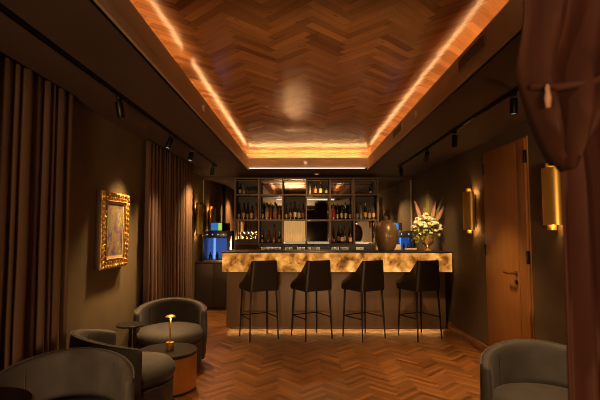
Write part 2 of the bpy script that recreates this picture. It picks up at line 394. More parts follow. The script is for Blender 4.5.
# mirror covering the back wall with trims
mi = BX(XL-0.105, XR-0.03, YB-0.012, YB, 0.0, 2.365).build('wall_mirror', 'mirror')
tag(mi, 'large smoked mirror covering the wall behind the bar shelves', 'mirror')
tr = MB(); tr.box(XL-0.109, XR, YB-0.05, YB-.013, 2.345, 2.40); struct(tr.build('trim_5', 'soffit'))
struct(BX(XR-0.05, XR-0.025, YB-0.03, YB-.013, 0, 2.345).build('trim_6', 'fascia'))
struct(BX(XL-0.105, XL-0.085, YB-0.03, YB-.013, 0, 2.345).build('trim_7', 'fascia'))
# skirtings
struct(BX(XR-0.018, XR, YF, 4.02, 0, 0.10, bev=.004).build('baseboard_right', 'skirting'))
struct(BX(XR-0.018, XR, 5.0, 7.8, 0, 0.10, bev=.004).build('baseboard_right', 'skirting'))
struct(BX(XL, XL+0.015, YF, NY, 0, 0.10, bev=.004).build('baseboard_left', 'skirting'))
# door with two unequal leaves
d = struct(BX(XR-0.012, XR, 4.03, 4.99, 0.0, 2.27).build('door_1', 'door'))
dl = BX(XR-0.030, XR-0.012, 4.21, 4.97, 0.008, 2.25, bev=.002).build('door_leaf', 'door', d)
ds = BX(XR-0.030, XR-0.012, 4.045, 4.204, 0.008, 2.25, bev=.002).build('door_leaf', 'door', d)
for par, y, zz in ((dl, 4.972, 2.08), (dl, 4.972, 1.18), (ds, 4.042, 2.08), (ds, 4.042, 1.15)):
    BX(XR-0.040, XR-0.016, y-.012, y+.012, zz-.06, zz+.06, bev=.003).build('hinge', 'black_metal', par)
hb = MB(); hb.lathe([(0.024, 0), (0.024, .006)], seg=16)
bmesh.ops.transform(hb.bm, matrix=Matrix.Translation((XR-0.030, 4.265, 0.985)) @ Matrix.Rotation(-PI/2, 4, 'Y'), verts=hb.bm.verts)
hb.tube([(XR-.03, 4.265, .985), (XR-.085, 4.265, .985), (XR-.09, 4.29, .985), (XR-.09, 4.40, .985)], .010)
hb.build('door_handle', 'wire', dl)
kp = MB(); kp.lathe([(0.022, 0), (0.022, .006), (.008, .006), (.008, .012)], seg=16)
bmesh.ops.transform(kp.bm, matrix=Matrix.Translation((XR-0.030, 4.265, 0.90)) @ Matrix.Rotation(-PI/2, 4, 'Y'), verts=kp.bm.verts)
kp.build('keyhole_plate', 'black_metal', dl)

# ------------------------------------------------------------------ ceiling fittings
def disc(name, label, cat, c, n, r, mrim, mlens, group=None):
    o = thing(name, label, cat, c, 0, group)
    q = Vector((0, 0, 1)).rotation_difference(Vector(n))
    for nm, mm, prof in (('rim', mrim, [(r, 0), (r, .010), (r*.8, .014), (r*.62, .012)]), ('lens', mlens, [(r*.6, .0), (r*.6, .013), (r*.3, .017)])):
        b = MB().lathe(prof, seg=20); p = b.build(nm, mm, o); p.rotation_mode = 'QUATERNION'; p.rotation_quaternion = q
    return o
disc('smoke_detector', 'small round detector on left side of the ceiling tray edge', 'detector', (TX0+.001, 3.95, 2.505), (1, 0, 0), .035, 'plastic_white', 'plastic_white')
disc('smoke_detector', 'small round detector on right side of the ceiling tray edge', 'detector', (TX1-.001, 4.17, 2.51), (-1, 0, 0), .035, 'plastic_white', 'plastic_white')
disc('smoke_detector', 'round detector centred on tray edge above the bar', 'detector', (0.05, TY1-.001, 2.52), (0, -1, 0), .05, 'plastic_white', 'down_lens')
dn = disc('downlight', 'small glowing downlight in the ceiling strip above bar shelves', 'light', (0.25, 7.78, H-.001), (0, 0, -1), .045, 'plastic_white', 'down_lens')
light('downlight_beam', 'SPOT', 8, WARM, None, (0.25, 7.74, H-.03), spot_size=math.radians(150), spot_blend=1.0, shadow_soft_size=.035)
def vent(y0, y1, label):
    o = thing('air_vent', label, 'vent', (TX1, (y0+y1)/2, 2.535)); h = (y1-y0)/2
    m = MB(); m.box(-.008, 0, -h, h, -.045, -.039); m.box(-.008, 0, -h, h, .039, .045); m.box(-.008, 0, -h, -h+.006, -.045, .045); m.box(-.008, 0, h-.006, h, -.045, .045)
    m.build('vent_frame', 'fascia', o)
    s = MB()
    for k in range(6): s.box(-.006, -.001, -h+.007, h-.007, -.036+k*.013, -.029+k*.013)
    s.build('slats', 'vent', o)
vent(2.55, 3.0, 'slotted air vent in right tray edge, nearer the viewer')
vent(4.75, 5.25, 'slotted air vent in right tray edge, nearer the bar')

def track(x, y0, y1, label):
    o = thing('lighting_track', label, 'light track', (x, 0, H))
    m = MB(); m.box(-.014, -.006, y0, y1, -.020, 0); m.box(.006, .014, y0, y1, -.020, 0); m.box(-.006, .006, y0, y1, -.006, 0); m.build('rail', 'black_metal', o)
    BX(-.016, .016, y0-.02, y0, -.022, 0, bev=.002).build('end_cap', 'black_metal', o); BX(-.016, .016, y1, y1+.02, -.022, 0, bev=.002).build('end_cap', 'black_metal', o)
track(-1.345, 0.2, 6.75, 'black lighting track along left side of the dark ceiling')
track(1.51, 0.2, 6.85, 'black lighting track along right side of the dark ceiling')
_spot = None
def spot(x, y, target, label, energy=1.0, size=55, col=WARM):
    global _spot
    loc = Vector((x, y, H-.020))
    if _spot is None:
        o = thing('track_spotlight', label, 'spotlight', loc, 0, 'spotlights on the ceiling tracks')
        BX(-.012, .012, -.03, .03, -.030, 0, bev=.003).build('adapter', 'black_metal', o)
        h = MB().lathe([(.016, .010), (.026, .005), (.027, 0), (.027, -.105), (.025, -.108), (.023, -.094)], seg=24).build('lamp_head', 'black_metal', o)
        l = MB().lathe([(.022, -.100), (.022, -.096)], seg=20).build('lens', 'lens', h)
        h.location = (0, 0, -.05); h.rotation_mode = 'QUATERNION'
        _spot = o
    else:
        o = copy_tree(_spot); o.location = loc; o['label'] = label
    h = [c for c in bpy.data.objects if c.parent == o and c.name.startswith('lamp_head')][0]
    dirv = (Vector(target)-(loc+Vector((0, 0, -.05)))).normalized()
    h.rotation_quaternion = Vector((0, 0, -1)).rotation_difference(dirv)
    if energy:
        s = light('spot_beam', 'SPOT', SPOT_E*energy, col, None, loc+Vector((0, 0, -.05))+dirv*.115, spot_size=math.radians(size), spot_blend=1.0, shadow_soft_size=0.05)
        s.rotation_mode = 'QUATERNION'; s.rotation_quaternion = Vector((0, 0, -1)).rotation_difference(dirv)
    return o
spot(-1.345, 3.16, (-1.05, 3.45, 0.0), 'left track spotlight nearest the viewer', 0.55, 66)
spot(-1.345, 4.44, (-1.70, 4.10, 1.05), 'left track spotlight beside the gold picture frame', 1.3, 66)
spot(-1.345, 5.27, (-1.45, 4.55, 0.5), 'second left track spotlight from the bar end', 1.4, 70)
spot(-1.345, 6.55, (-1.62, 6.6, 0.9), 'left track spotlight at the bar end of its track', 1.3, 120)
spot(1.51, 3.10, (1.40, 3.05, 0.0), 'right track spotlight nearest the viewer', 0.6, 70)
spot(1.51, 4.32, (1.40, 4.5, 0.0), 'right track spotlight above the wooden door', 1.3, 80)
spot(1.51, 5.29, (1.65, 6.3, 1.30), 'second right track spotlight from the bar end', 1.3, 60)
spot(1.51, 6.71, (1.75, 7.7, 1.0), 'right track spotlight nearest the bar shelves', 1.6, 90)
# extra fill spotlights added out of frame on the same tracks, for floor and drape
spot(1.51, 1.0, (0.60, 3.9, 0.0), 'added unseen fill spotlight on right track beside the red drape', 1.1, 60)
spot(-1.345, 1.0, (0.3, 3.9, 0.0), 'added unseen fill spotlight on left track above the near chair', 1.1, 56)
spot(-1.345, 0.3, (0.62, 0.9, 1.45), 'added unseen fill spotlight on left track, turned to the red drape', 0.25, 34)

# ------------------------------------------------------------------ curtains
def curtain(name, label, x, y0, y1, z0, z1, seed, material='curtain', amp=.06, group=None):
    r = random.Random(seed); ys = [y0]
    while ys[-1] < y1: ys.append(ys[-1]+r.uniform(.055, .15))
    sc = (y1-y0)/(ys[-1]-y0); ys = [y0+(q-y0)*sc for q in ys]
    cols = []
    for i in range(len(ys)-1):
        a = amp*r.uniform(.6, 1.0); sk = r.uniform(-.015, .015)
        for k in range(8):
            u = k/8; cols.append((ys[i]+u*(ys[i+1]-ys[i]), a*(math.sin(PI*u)**.7), sk, r.uniform(.7, 1.2)))
    cols.append((ys[-1], 0, 0, 1))
    nz = 14; rows = []
    for (yy, d, sk, dv) in cols:
        rows.append([(x-amp*.5+d*(0.75+0.35*(1-q/nz)*dv), min(y1, max(y0, yy+sk*(1-q/nz)*math.sin(q))), z0+(z1-z0)*q/nz) for q in range(nz+1)])
    m = MB(); V = m.grid(rows)
    o = m.build('cloth', material, None, smooth=60)
    sd = o.modifiers.new('thickness', 'SOLIDIFY'); sd.thickness = 0.004; sd.offset = 1
    t = thing(name, label, 'curtain', (0, 0, 0), 0, group)
    o.parent = t
    hr = MB(); hr.box(x-.025, x+.01, y0, y1, z1, H-.0005); hr.build('curtain_rail', 'black_metal', t)
    return t
curtain('curtain', 'long dark brown velvet curtain on left wall, nearest the viewer', -1.705, 0.4, 3.22, 0.012, 2.392, 3, group='brown floor length curtains')
curtain('curtain', 'brown floor length curtain beyond the gold picture, beside the bar', -1.705, 4.82, 6.80, 0.012, 2.392, 11, group='brown floor length curtains')

# ------------------------------------------------------------------ framed picture on the left wall
pf = thing('picture_frame', 'small picture in a deep ornate gold frame on left wall', 'picture', (XL, 4.05, 1.40))
fw, fh, bw = .285, .345, .085
fm = MB()
for (a0, a1, b0, b1) in ((-fw, fw, fh-bw, fh), (-fw, fw, -fh, -fh+bw), (-fw, -fw+bw, -fh+bw, fh-bw), (fw-bw, fw, -fh+bw, fh-bw)):
    fm.box(.045, .062, a0, a1, b0, b1, bev=.004)
for s in (-1, 1):
    for k in range(11):
        y = -fw+.03+k*(2*fw-.06)/10
        fm.ico((.064, y, s*(fh-.022)), .02, 1, (.8, 1.1, .8), .15); fm.ico((.062, y+.012, s*(fh-.06)), .017, 1, (.7, .9, .9), .15)
    for k in range(13):
        z = -fh+.05+k*(2*fh-.1)/12
        fm.ico((.064, s*(fw-.022), z), .02, 1, (.8, .8, 1.1), .15); fm.ico((.062, s*(fw-.06), z+.012), .017, 1, (.7, .9, .9), .15)
fm.tube([(.064, -fw+bw, -fh+bw), (.064, fw-bw, -fh+bw), (.064, fw-bw, fh-bw), (.064, -fw+bw, fh-bw)], .008, 6, True)
fm.build('gilded_moulding', 'gold', pf)
BX(.001, .045, -fw, fw, -fh, fh, bev=.003).build('frame_side', 'frame_side', pf)
mb = MB(); q0, q1 = fw-bw, fh-bw
mb.box(.046, .052, -q0, q0, q1-.025, q1); mb.box(.046, .052, -q0, q0, -q1, -q1+.025); mb.box(.046, .052, -q0, -q0+.025, -q1+.025, q1-.025); mb.box(.046, .052, q0-.025, q0, -q1+.025, q1-.025)
mb.build('mat_board', 'mat_board', pf)
BX(.046, .050, -q0+.025, q0-.025, -q1+.025, q1-.025).build('painting', 'picture', pf)

# ------------------------------------------------------------------ brass sconces
def sconce(label, loc, sgn, h=.50, power=1.0):
    """sgn: direction out of the wall along x"""
    o = thing('wall_sconce', label, 'wall lamp', loc, 0 if sgn > 0 else PI, 'brass wall sconces')
    BX(0, .012, -.05, .05, -h/2+.03, h/2-.03, bev=.003).build('back_plate', 'black_metal', o)
    m = MB(); rows = []
    for k in range(25):
        a = -PI*.56+k*PI*1.12/24; rows.append((math.cos(a), math.sin(a)))
    outer = [[(.05+.085*c, .095*s, z) for c, s in rows] for z in (-h/2, h/2)]
    inner = [[(.05+.080*c, .090*s, z) for c, s in rows] for z in (-h/2, h/2)]
    m.grid([outer[0], outer[1], inner[1], inner[0]], close_u=True)
    m.build('curved_shade', 'brass', o)
    m = MB(); m.lathe([(.030, -h/2-.04), (.034, -h/2-.04), (.034, h/2+.045), (.030, h/2+.045), (.030, -h/2-.04)], (.052, -.045, 0), 20, capped=False)
    m.build('inner_tube', 'brass', o)
    m = MB(); m.box(.012, .055, -.01, .01, -.02, .02); m.build('bracket', 'black_metal', o)
    for z, s in ((h/2-.06, 1), (-h/2+.06, -1)):
        b = MB(); b.lathe([(.012, -.025), (.016, 0), (.010, .03)], (.045, .035, z), 12); b.build('bulb', 'bulb', o)
        light('sconce_glow', 'POINT', 0.20*power, AMBER, o, (.06, .03, z+s*.045), shadow_soft_size=.012)
    return o
sconce('brass half round sconce on right wall between door and flowers', (XR, 5.33, 1.63), -1, .46)
sconce('brass half round sconce on right wall next to the red drape', (XR, 3.55, 1.67), -1, .46)
sconce('brass sconce glowing on left wall behind the brown curtain, beside wine dispenser', (XL-.11, 7.75, 1.58), 1, .50, 1.3)

# ------------------------------------------------------------------ the bar
bar = thing('bar_counter', 'long bar counter with glowing amber onyx front and taupe body', 'bar counter', (0, 6.05, 0))
SX0, SX1 = -1.10, 2.035
m = MB(); m.box(SX0, SX1, 0, .03, .83, 1.085); m.box(SX0, SX0+.03, .03, .62, .83, 1.085); m.build('onyx_front', 'onyx', bar)
BX(SX0-.006, SX1+.004, -.008, .66, 1.085, 1.103, bev=.004).build('worktop', 'shelf_metal', bar)
BX(SX0+.03, SX1, .03, .62, .83, .845).build('underside', 'bar_body', bar)
bb = MB(); bb.box(-1.065, 1.995, .185, .60, .045, .83, bev=.003)
bb.build('body_panel', 'bar_body', bar)
BX(-1.02, 1.98, .30, .56, 0, .045).build('plinth', 'plinth', bar)
BX(-1.05, 1.97, .245, .262, .040, .045).build('toe_light', 'led_toe', bar)
BX(-1.0, 1.98, .62, .64, .05, .85).build('bar_back', 'plinth', bar)

# ------------------------------------------------------------------ back bar
SY0, SY1 = 7.95, 8.27
CX = [-1.225+.4315*k for k in range(7)]
RZ = [1.15, 1.58, 2.035, 2.335]
cnt = thing('back_counter', 'low dark counter under the bottle shelves behind the bar', 'counter', (0, 0, 0))
BX(-1.225, 2.04, 7.87, 8.275, .96, 1.0, bev=.003).build('counter_top', 'shelf_metal', cnt)
bd = BX(-1.215, 2.03, 7.92, 8.27, 0, .96).build('counter_body', 'cab_dark', cnt)
for k in range(6):
    dr = BX(-1.205+k*.54, -.675+k*.54, 7.90, 7.92, .10, .94, bev=.003).build('cabinet_door', 'cab_dark', cnt)
    BX(-.72+k*.54, -.70+k*.54, 7.88, 7.90, .7, .86, bev=.003).build('handle', 'brass', dr)
sh = thing('back_bar_shelf', 'dark metal grid of bottle shelves in front of the mirror', 'shelf', (0, 0, 0))
p = .011
for x in CX:
    mm = MB()
    for y in (SY0, SY1-.022): mm.box(x-p, x+p, y, y+.022, 1.0, 2.345)
    mm.build('upright', 'shelf_metal', sh)
for z in RZ:
    for k in range(6):
        mm = MB()
        if k == 0 and z == 1.15: continue
        mm.box(CX[k]+p, CX[k+1]-p, SY0, SY1, z-.010, z+.008); mm.build('shelf_board', 'box_black', sh)
mm = MB()
for z in RZ: mm.box(CX[0], CX[6], SY0-.004, SY0+.006, z-(.026 if z == RZ[0] else .011), z+.011)
mm.box(CX[0], CX[6], SY0-.004, SY0+.006, 2.29, 2.30); mm.build('front_rails', 'shelf_metal', sh)
BX(CX[0]+p, CX[1]-p, SY0, SY1, 1.205, 1.225).build('shelf_board', 'box_black', sh)
BX(CX[0]+p, CX[1]-p, SY0+.012, SY0+.03, 1.005, 1.205).build('drawer_front', 'brown_panel', sh)
def box_cell(c, r):
    x0, x1, z0, z1 = CX[c]+p+.001, CX[c+1]-p-.001, RZ[r]+.009, RZ[r+1]-.012
    m = MB(); m.box(x0, x1, SY1-.035, SY1-.024, z0, z1); m.box(x0, x0+.01, SY0+.01, SY1-.035, z0, z1); m.box(x1-.01, x1, SY0+.01, SY1-.035, z0, z1)
    m.build('bottle_box', 'box_black', sh)
for c, r in ((0, 2), (0, 1), (1, 0), (2, 1), (3, 2), (4, 0), (5, 1)): box_cell(c, r)
BX(CX[2]+.02, CX[3]-.02, SY0+.06, SY0+.075, RZ[0]+.03, RZ[1]-.02).build('gold_lit_panel', 'lit_gold', sh)
for c, x0, x1 in ((2, 0, 0), (3, 0, 0), (5, 0, -.16)):
    BX(CX[c]+.02+x0, CX[c+1]-.02+x1, SY0-.012, SY0-.004, RZ[0]+.010, RZ[0]+.022).build('shelf_light', 'led_shelf', sh)
BX(CX[1]+.03, CX[6]-.03, SY0+.05, SY0+.07, RZ[0]-.018, RZ[0]-.010).build('under_shelf_light', 'led_under', sh)

BX(CX[1]+p, CX[6]-p, SY1-.034, SY1-.024, 1.0005, RZ[0]-.011).build('added_dark_sheet', 'box_black', sh)  # dark sheet added behind the tumblers to block the strip's mirrored glow

# bottles: three shapes, built once with label and cap, then copied
PROF = {
 'wine':   ([(.034, 0), (.036, .01), (.036, .17), (.030, .195), (.014, .225), (.0125, .285), (.014, .29)], (.0365, .05, .13), (.0145, .255, .305)),
 'spirit': ([(.040, 0), (.042, .01), (.042, .15), (.036, .172), (.015, .195), (.014, .235), (.016, .24)], (.0425, .04, .125), (.017, .225, .265)),
 'slim':   ([(.028, 0), (.030, .01), (.029, .16), (.022, .20), (.012, .24), (.011, .30), (.013, .305)], (.0305, .04, .11), (.014, .28, .325)),
}
_proto = {}
GL = {'black': 'g_black', 'brown': 'g_brown', 'green': 'g_green', 'amber': 'g_amber', 'clear': 'g_clear'}
LB = {'cream': 'l_cream', 'orange': 'l_orange', 'yellow': 'l_gold', 'red': 'l_red', 'grey': 'l_grey'}
def bottle(shape, glass, lab, x, y, z, s, label, group):
    key = (shape, glass, lab)
    if key not in _proto:
        pr, (lr, l0, l1), (cr, c0, c1) = PROF[shape]
        o = thing('bottle', label, 'bottle', (x, y, z), 0, group)
        MB().lathe(pr, seg=18).build('glass_body', GL[glass], o)
        MB().lathe([(lr-.001, l0), (lr, l0), (lr, l1), (lr-.001, l1)], seg=18, capped=False).build('paper_label', LB[lab], o)
        MB().lathe([(cr-.001, c0), (cr, c0), (cr, c1), (cr-.002, c1+.002)], seg=14).build('cap', 'black_metal' if lab != 'yellow' else 'brass', o)
        _proto[key] = o
    else:
        o = copy_tree(_proto[key]); o['label'] = label; o['group'] = group
    o.location = (x, y, z); o.scale = (s*.80, s*.80, s)
    return o
ORD = ['leftmost', 'second from left', 'third from left', 'fourth from left', 'fifth from left', 'sixth from left']
CELL = {(0, 2): 'top left box', (0, 1): 'leftmost middle shelf bay', (1, 1): 'second middle shelf bay',
        (1, 0): 'box left of gold panel', (2, 1): 'box above gold panel', (3, 2): 'top shelf box',
        (4, 1): 'fifth middle shelf bay', (4, 0): 'lower right box', (5, 1): 'rightmost middle shelf bay'}
def fill(c, r, items, z=None, y=8.06, back=''):
    z = RZ[r]+.0085 if z is None else z
    n = len(items); x0, x1 = CX[c]+.062, CX[c+1]-.062
    for i, (sh_, g, l, s) in enumerate(items):
        bottle(sh_, g, l, x0+(x1-x0)*i/max(1, n-1)+rnd.uniform(-.004, .004), y+(.016 if i % 2 else -.016), z, s,
               f'{g} bottle, {l} label, {ORD[i]} in {CELL[(c, r)]}{back}', 'bottles on the back bar shelves')
fill(0, 1, [('slim', 'black', 'grey', .95), ('wine', 'brown', 'cream', .98), ('slim', 'black', 'grey', .95), ('spirit', 'brown', 'cream', .95), ('slim', 'amber', 'red', .9)])
fill(1, 1, [('slim', 'black', 'grey', .95), ('spirit', 'clear', 'cream', 1.15), ('slim', 'amber', 'red', .95), ('spirit', 'clear', 'orange', 1.2), ('slim', 'amber', 'cream', .8)])
fill(2, 1, [('slim', 'black', 'grey', .9), ('wine', 'black', 'orange', 1.0), ('wine', 'black', 'cream', 1.05), ('spirit', 'black', 'grey', 1.0), ('wine', 'brown', 'orange', .95)])
fill(3, 2, [('slim', 'clear', 'grey', .72), ('spirit', 'black', 'orange', .92), ('spirit', 'black', 'yellow', .90), ('spirit', 'black', 'grey', .72)], y=8.04)
fill(4, 1, [('spirit', 'amber', 'red', 1.1), ('slim', 'green', 'cream', .9), ('wine', 'black', 'grey', .9), ('spirit', 'black', 'yellow', .92), ('slim', 'black', 'grey', .85)])
fill(5, 1, [('slim', 'black', 'grey', 1.0), ('slim', 'clear', 'grey', .95), ('wine', 'black', 'yellow', 1.0), ('spirit', 'brown', 'grey', .95), ('wine', 'brown', 'cream', .95)])
fill(1, 0, [('slim', 'black', 'cream', .72), ('spirit', 'amber', 'grey', .85), ('slim', 'amber', 'red', 1.05), ('spirit', 'brown', 'yellow', .8)], y=8.12, back=', back row')
fill(1, 0, [('spirit', 'black', 'yellow', .55), ('spirit', 'brown', 'orange', .55), ('spirit', 'amber', 'cream', .55), ('spirit', 'green', 'yellow', .6)], y=8.005, back=', front row')
fill(4, 0, [('wine', 'brown', 'cream', .95), ('wine', 'black', 'orange', .95), ('wine', 'brown', 'grey', 1.0), ('wine', 'black', 'cream', .92)], y=8.13, back=', back row')
fill(4, 0, [('slim', 'black', 'orange', .75), ('spirit', 'black', 'cream', .92), ('spirit', 'brown', 'cream', .82)], y=8.02, back=', front row')
bottle('spirit', 'black', 'cream', CX[0]+.07, 8.10, RZ[2]+.0085, .80, 'black bottle, cream label, left of the stemmed glasses in top left box', 'bottles on the back bar shelves')
bottle('slim', 'clear', 'cream', CX[0]+.135, 8.14, RZ[2]+.0085, .72, 'pale slim bottle between black bottle and stemmed glasses in top left box', 'bottles on the back bar shelves')
# stemmed glasses and tumblers
_gob = None
def goblet(x, y, z, s, label, group='stemmed glasses on the shelf'):
    global _gob
    if _gob is None:
        _gob = thing('wine_glass', label, 'glass', (x, y, z), 0, group)
        MB().lathe([(.032, 0), (.030, .004), (.005, .008), (.0045, .075), (.010, .08)], seg=18).build('foot_and_stem', 'glass', _gob)
        MB().lathe([(.010, .08), (.030, .10), (.036, .13), (.030, .165), (.028, .165), (.033, .13), (.027, .102), (.006, .084)], seg=18).build('bowl', 'glass', _gob)
        o = _gob
    else: o = copy_tree(_gob); o['label'] = label; o['group'] = group
    o.location = (x, y, z); o.scale = (s, s, s)
for i in range(4): goblet(CX[0]+.175+.065*i, 8.04+.05*(i % 2), RZ[2]+.0085, .95, f'stemmed glass, {ORD[i]} of the glasses in top left box', 'stemmed glasses in top left box')
for i in range(5): goblet(CX[0]+.06+.077*i, 8.05+.03*(i % 2), 1.2255, .85, f'stemmed glass, {ORD[i]} on low left shelf before the mirror', 'stemmed glasses on low left shelf')
_tum = None
TUM = ['first', 'second', 'third', 'fourth', 'fifth', 'sixth', 'seventh', 'eighth', 'ninth', 'tenth', 'eleventh', 'twelfth', 'thirteenth', 'fourteenth', 'fifteenth', 'sixteenth', 'seventeenth', 'eighteenth']
TX = [-.72, -.645, -.57, -.50, -.43, -.29, -.215, -.06, .010, .125, .20, .275, .55, .625, .72, .795, 1.0, 1.075]
for i, x in enumerate(TX):
    lab = f'small clear tumbler on the back counter, {TUM[i]} from left in its row'
    if _tum is None:
        _tum = o = MB().lathe([(.027, 0), (.031, .002), (.034, .088), (.0315, .088), (.028, .010)], seg=18).build('tumbler', 'cut_glass')
    else: o = _tum.copy(); C.objects.link(o)
    tag(o, lab, 'glass', 'tumblers under the bottle shelves'); o.location = (x, 8.02+.02*(i % 2), 1.0005)

# wine dispensers with blue lit interiors
cb = thing('side_cabinet', 'dark low cabinet left of the bar under the wine dispenser', 'cabinet', (0, 0, 0))
BX(XL-.1, -1.245, 7.74, 8.27, .815, .845, bev=.003).build('cabinet_top', 'shelf_metal', cb)
BX(XL-.1, -1.25, 7.77, 8.27, 0, .815).build('carcass', 'cab_dark', cb)
for k in range(2): BX(XL-.095+k*.31, XL+.21+k*.31, 7.75, 7.77, .06, .805, bev=.003).build('cabinet_door', 'cab_dark', cb)
def dispenser(x, y, z, wd, h, dp, label, dots):
    o = thing('wine_dispenser', label, 'wine dispenser', (x, y, z)); a = wd/2
    m = MB(); m.box(-a, -a+.03, 0, dp, 0, h, bev=.003); m.box(a-.03, a, 0, dp, 0, h, bev=.003); m.box(-a+.03, a-.03, 0, dp, h-.12, h, bev=.003); m.box(-a+.03, a-.03, 0, dp, 0, .025, bev=.003); m.box(-a+.03, a-.03, dp-.02, dp, .025, h-.12)
    m.build('housing', 'appliance', o)
    BX(-a+.031, a-.031, dp-.034, dp-.022, .03, h-.125).build('lit_back', 'blue_glow', o)
    BX(-a+.035, a-.035, -.012, .06, .0, .022, bev=.002).build('drip_tray', 'steel', o)
    BX(-a*.38, -a*.22, dp-.046, dp-.036, .03, h-.125).build('light_bar', 'blue_bright', o)
    for k in range(dots):
        xx = -a+.09+k*(wd-.18)/(dots-1)
        b = MB(); b.tube([(xx, -.006, h-.06), (xx, 0, h-.06)], .012, 12); b.build('button_light', 'blue_bright', o)
        nz = MB(); nz.tube([(xx, .03, h-.12), (xx, .03, h-.16)], .008, 8); nz.build('nozzle', 'steel', o)
    for k in range(3):
        b = MB().lathe([(.026, 0), (.028, .07), (.012, .10), (.011, .13)], (-a*.5+k*a*.5, dp*.5, .026), 14); b.build('wine_bottle', 'g_black', o)
    return o
dispenser(-1.545, 7.80, .8455, .47, .535, .35, 'black wine dispenser with blue lit interior on the side cabinet', 4)
def screen(x, y, z, wd, h, label, mats):
    o = thing('tablet_screen', label, 'screen', (x, y, z))
    BX(-wd/2, wd/2, 0, .02, 0, h, bev=.004).build('bezel', 'appliance', o)
    BX(-wd/2+.012, wd*.16, -.003, 0, .012, h-.012).build('display', mats[0], o)
    BX(wd*.16, wd/2-.012, -.003, 0, .012, h-.012).build('display_icon', mats[1], o)
    BX(-.05, .05, .02, .09, 0, .008).build('stand', 'appliance', o)
screen(-1.54, 7.86, 1.382, .22, .155, 'small screen with blue and green display on top of wine dispenser', ('blue_screen', 'green_screen'))
dispenser(1.85, 7.97, 1.001, .31, .385, .24, 'smaller black wine dispenser with blue glow behind the flower vase', 2)
screen(1.71, 8.02, 1.388, .2, .145, 'small blue screen standing behind the egg shaped vessel', ('blue_screen', 'appliance'))
cn = MB().lathe([(.045, 0), (.048, .004), (.048, .15), (.030, .16), (.030, .175)], seg=18).build('canister', 'blue_can'); cn.location = (1.56, 7.91, 1.0005)
tag(cn, 'blue canister on back counter right of the egg shaped vessel', 'canister')
for k, (x, y, wd, hh, nm) in enumerate(((1.69, 7.92, .12, .14, 'upright cream carton beside the blue canister'), (1.93, 7.915, .20, .075, 'flat cream carton on back counter behind the flower vase'))):
    o = BX(-wd/2, wd/2, -.04, .04, 0, hh, bev=.003).build('carton', 'carton'); o.location = (x, y, 1.0005); tag(o, nm, 'box')

# ------------------------------------------------------------------ things standing on the bar
BT = 1.1035
eg = thing('egg_vessel', 'large glossy bronze egg shaped vessel standing on the bar', 'ornament', (1.215, 6.42, BT))
ph, prof = .455, []
for k in range(25):
    z = ph*k/24; q = (z-.235)/(.22 if z > .235 else .30); prof.append((.166*math.sqrt(max(0.0004, 1-q*q)), z+.0))
mm = MB().lathe(prof, seg=40); mm.build('egg_body', 'egg', eg)
MB().lathe([(.1655, .205), (.1672, .208), (.1655, .212)], seg=40, capped=False).build('seam_ring', 'wire', eg)
m = MB()
for k in range(5):
    a = k*1.26; m.tube([(.01*math.cos(a), .01*math.sin(a), ph), (.02*math.cos(a), .02*math.sin(a), ph+.03), (.012*math.cos(a+.5), .012*math.sin(a+.5), ph+.055)], [.009, .007, .001], 6)
m.build('leaf_finial', 'egg', eg)

vs = thing('flower_vase', 'pale gold goblet vase on right end of the bar', 'vase', (1.80, 6.38, BT))
MB().lathe([(.062, 0), (.062, .008), (.020, .022), (.016, .045), (.026, .06), (.075, .10), (.092, .15), (.090, .19), (.098, .205), (.094, .205), (.084, .185), (.085, .15), (.05, .095), (0.0, .085)], seg=32).build('vase_body', 'vase', vs)
MB().lathe([(.078, .195), (.0, .197)], seg=24, capped=False).build('soil', 'leaf', vs)
fa = thing('flower_arrangement', 'white blossoms with green sprigs and pink plumes in the gold vase', 'flowers', (1.80, 6.38, BT+.206)); fa.scale = (.95, .9, .98)
# foliage: stems and leaves
lf = MB(); st = MB()
def leafq(m, p, d, n, L, W):
    d = Vector(d).normalized(); s = d.cross(Vector(n)).normalized(); n = s.cross(d)
    p = Vector(p); pts = [p, p+d*L*.4+s*W+n*L*.08, p+d*L, p+d*L*.4-s*W+n*L*.08, p+d*L*.45]
    v = [m.bm.verts.new(q) for q in pts]
    m.bm.faces.new((v[0], v[1], v[4])); m.bm.faces.new((v[1], v[2], v[4])); m.bm.faces.new((v[2], v[3], v[4])); m.bm.faces.new((v[3], v[0], v[4]))
R2 = random.Random(21)
for k in range(60):
    a = R2.uniform(0, 2*PI); rr = R2.uniform(.06, .22); zz = R2.uniform(-.10, .24)
    if k < 20: rr = R2.uniform(.15, .24); zz = R2.uniform(-.12, .06); a = R2.uniform(PI*.85, PI*1.25)
    elif zz < 0: zz = -zz*.5
    e = Vector((math.cos(a)*rr, math.sin(a)*rr*.75, zz)); mid = Vector((e.x*.5, e.y*.5, max(.06, zz*.5+.09)))
    st.tube([(e.x*.12, e.y*.12, -.01), mid, e], [.003, .0025, .001], 5)
    for j in range(11):
        t = .35+.65*j/10; p_ = mid.lerp(e, t) if t > .5 else mid
        leafq(lf, p_, (R2.uniform(-1, 1), R2.uniform(-1, 1), R2.uniform(-.7, .9)), (R2.uniform(-.4, .4), R2.uniform(-.4, .4), 1), R2.uniform(.028, .055), R2.uniform(.009, .016))
tag(lf.build('foliage', 'leaf', fa, smooth=0), kind='stuff'); st.build('stems', 'leaf', fa)
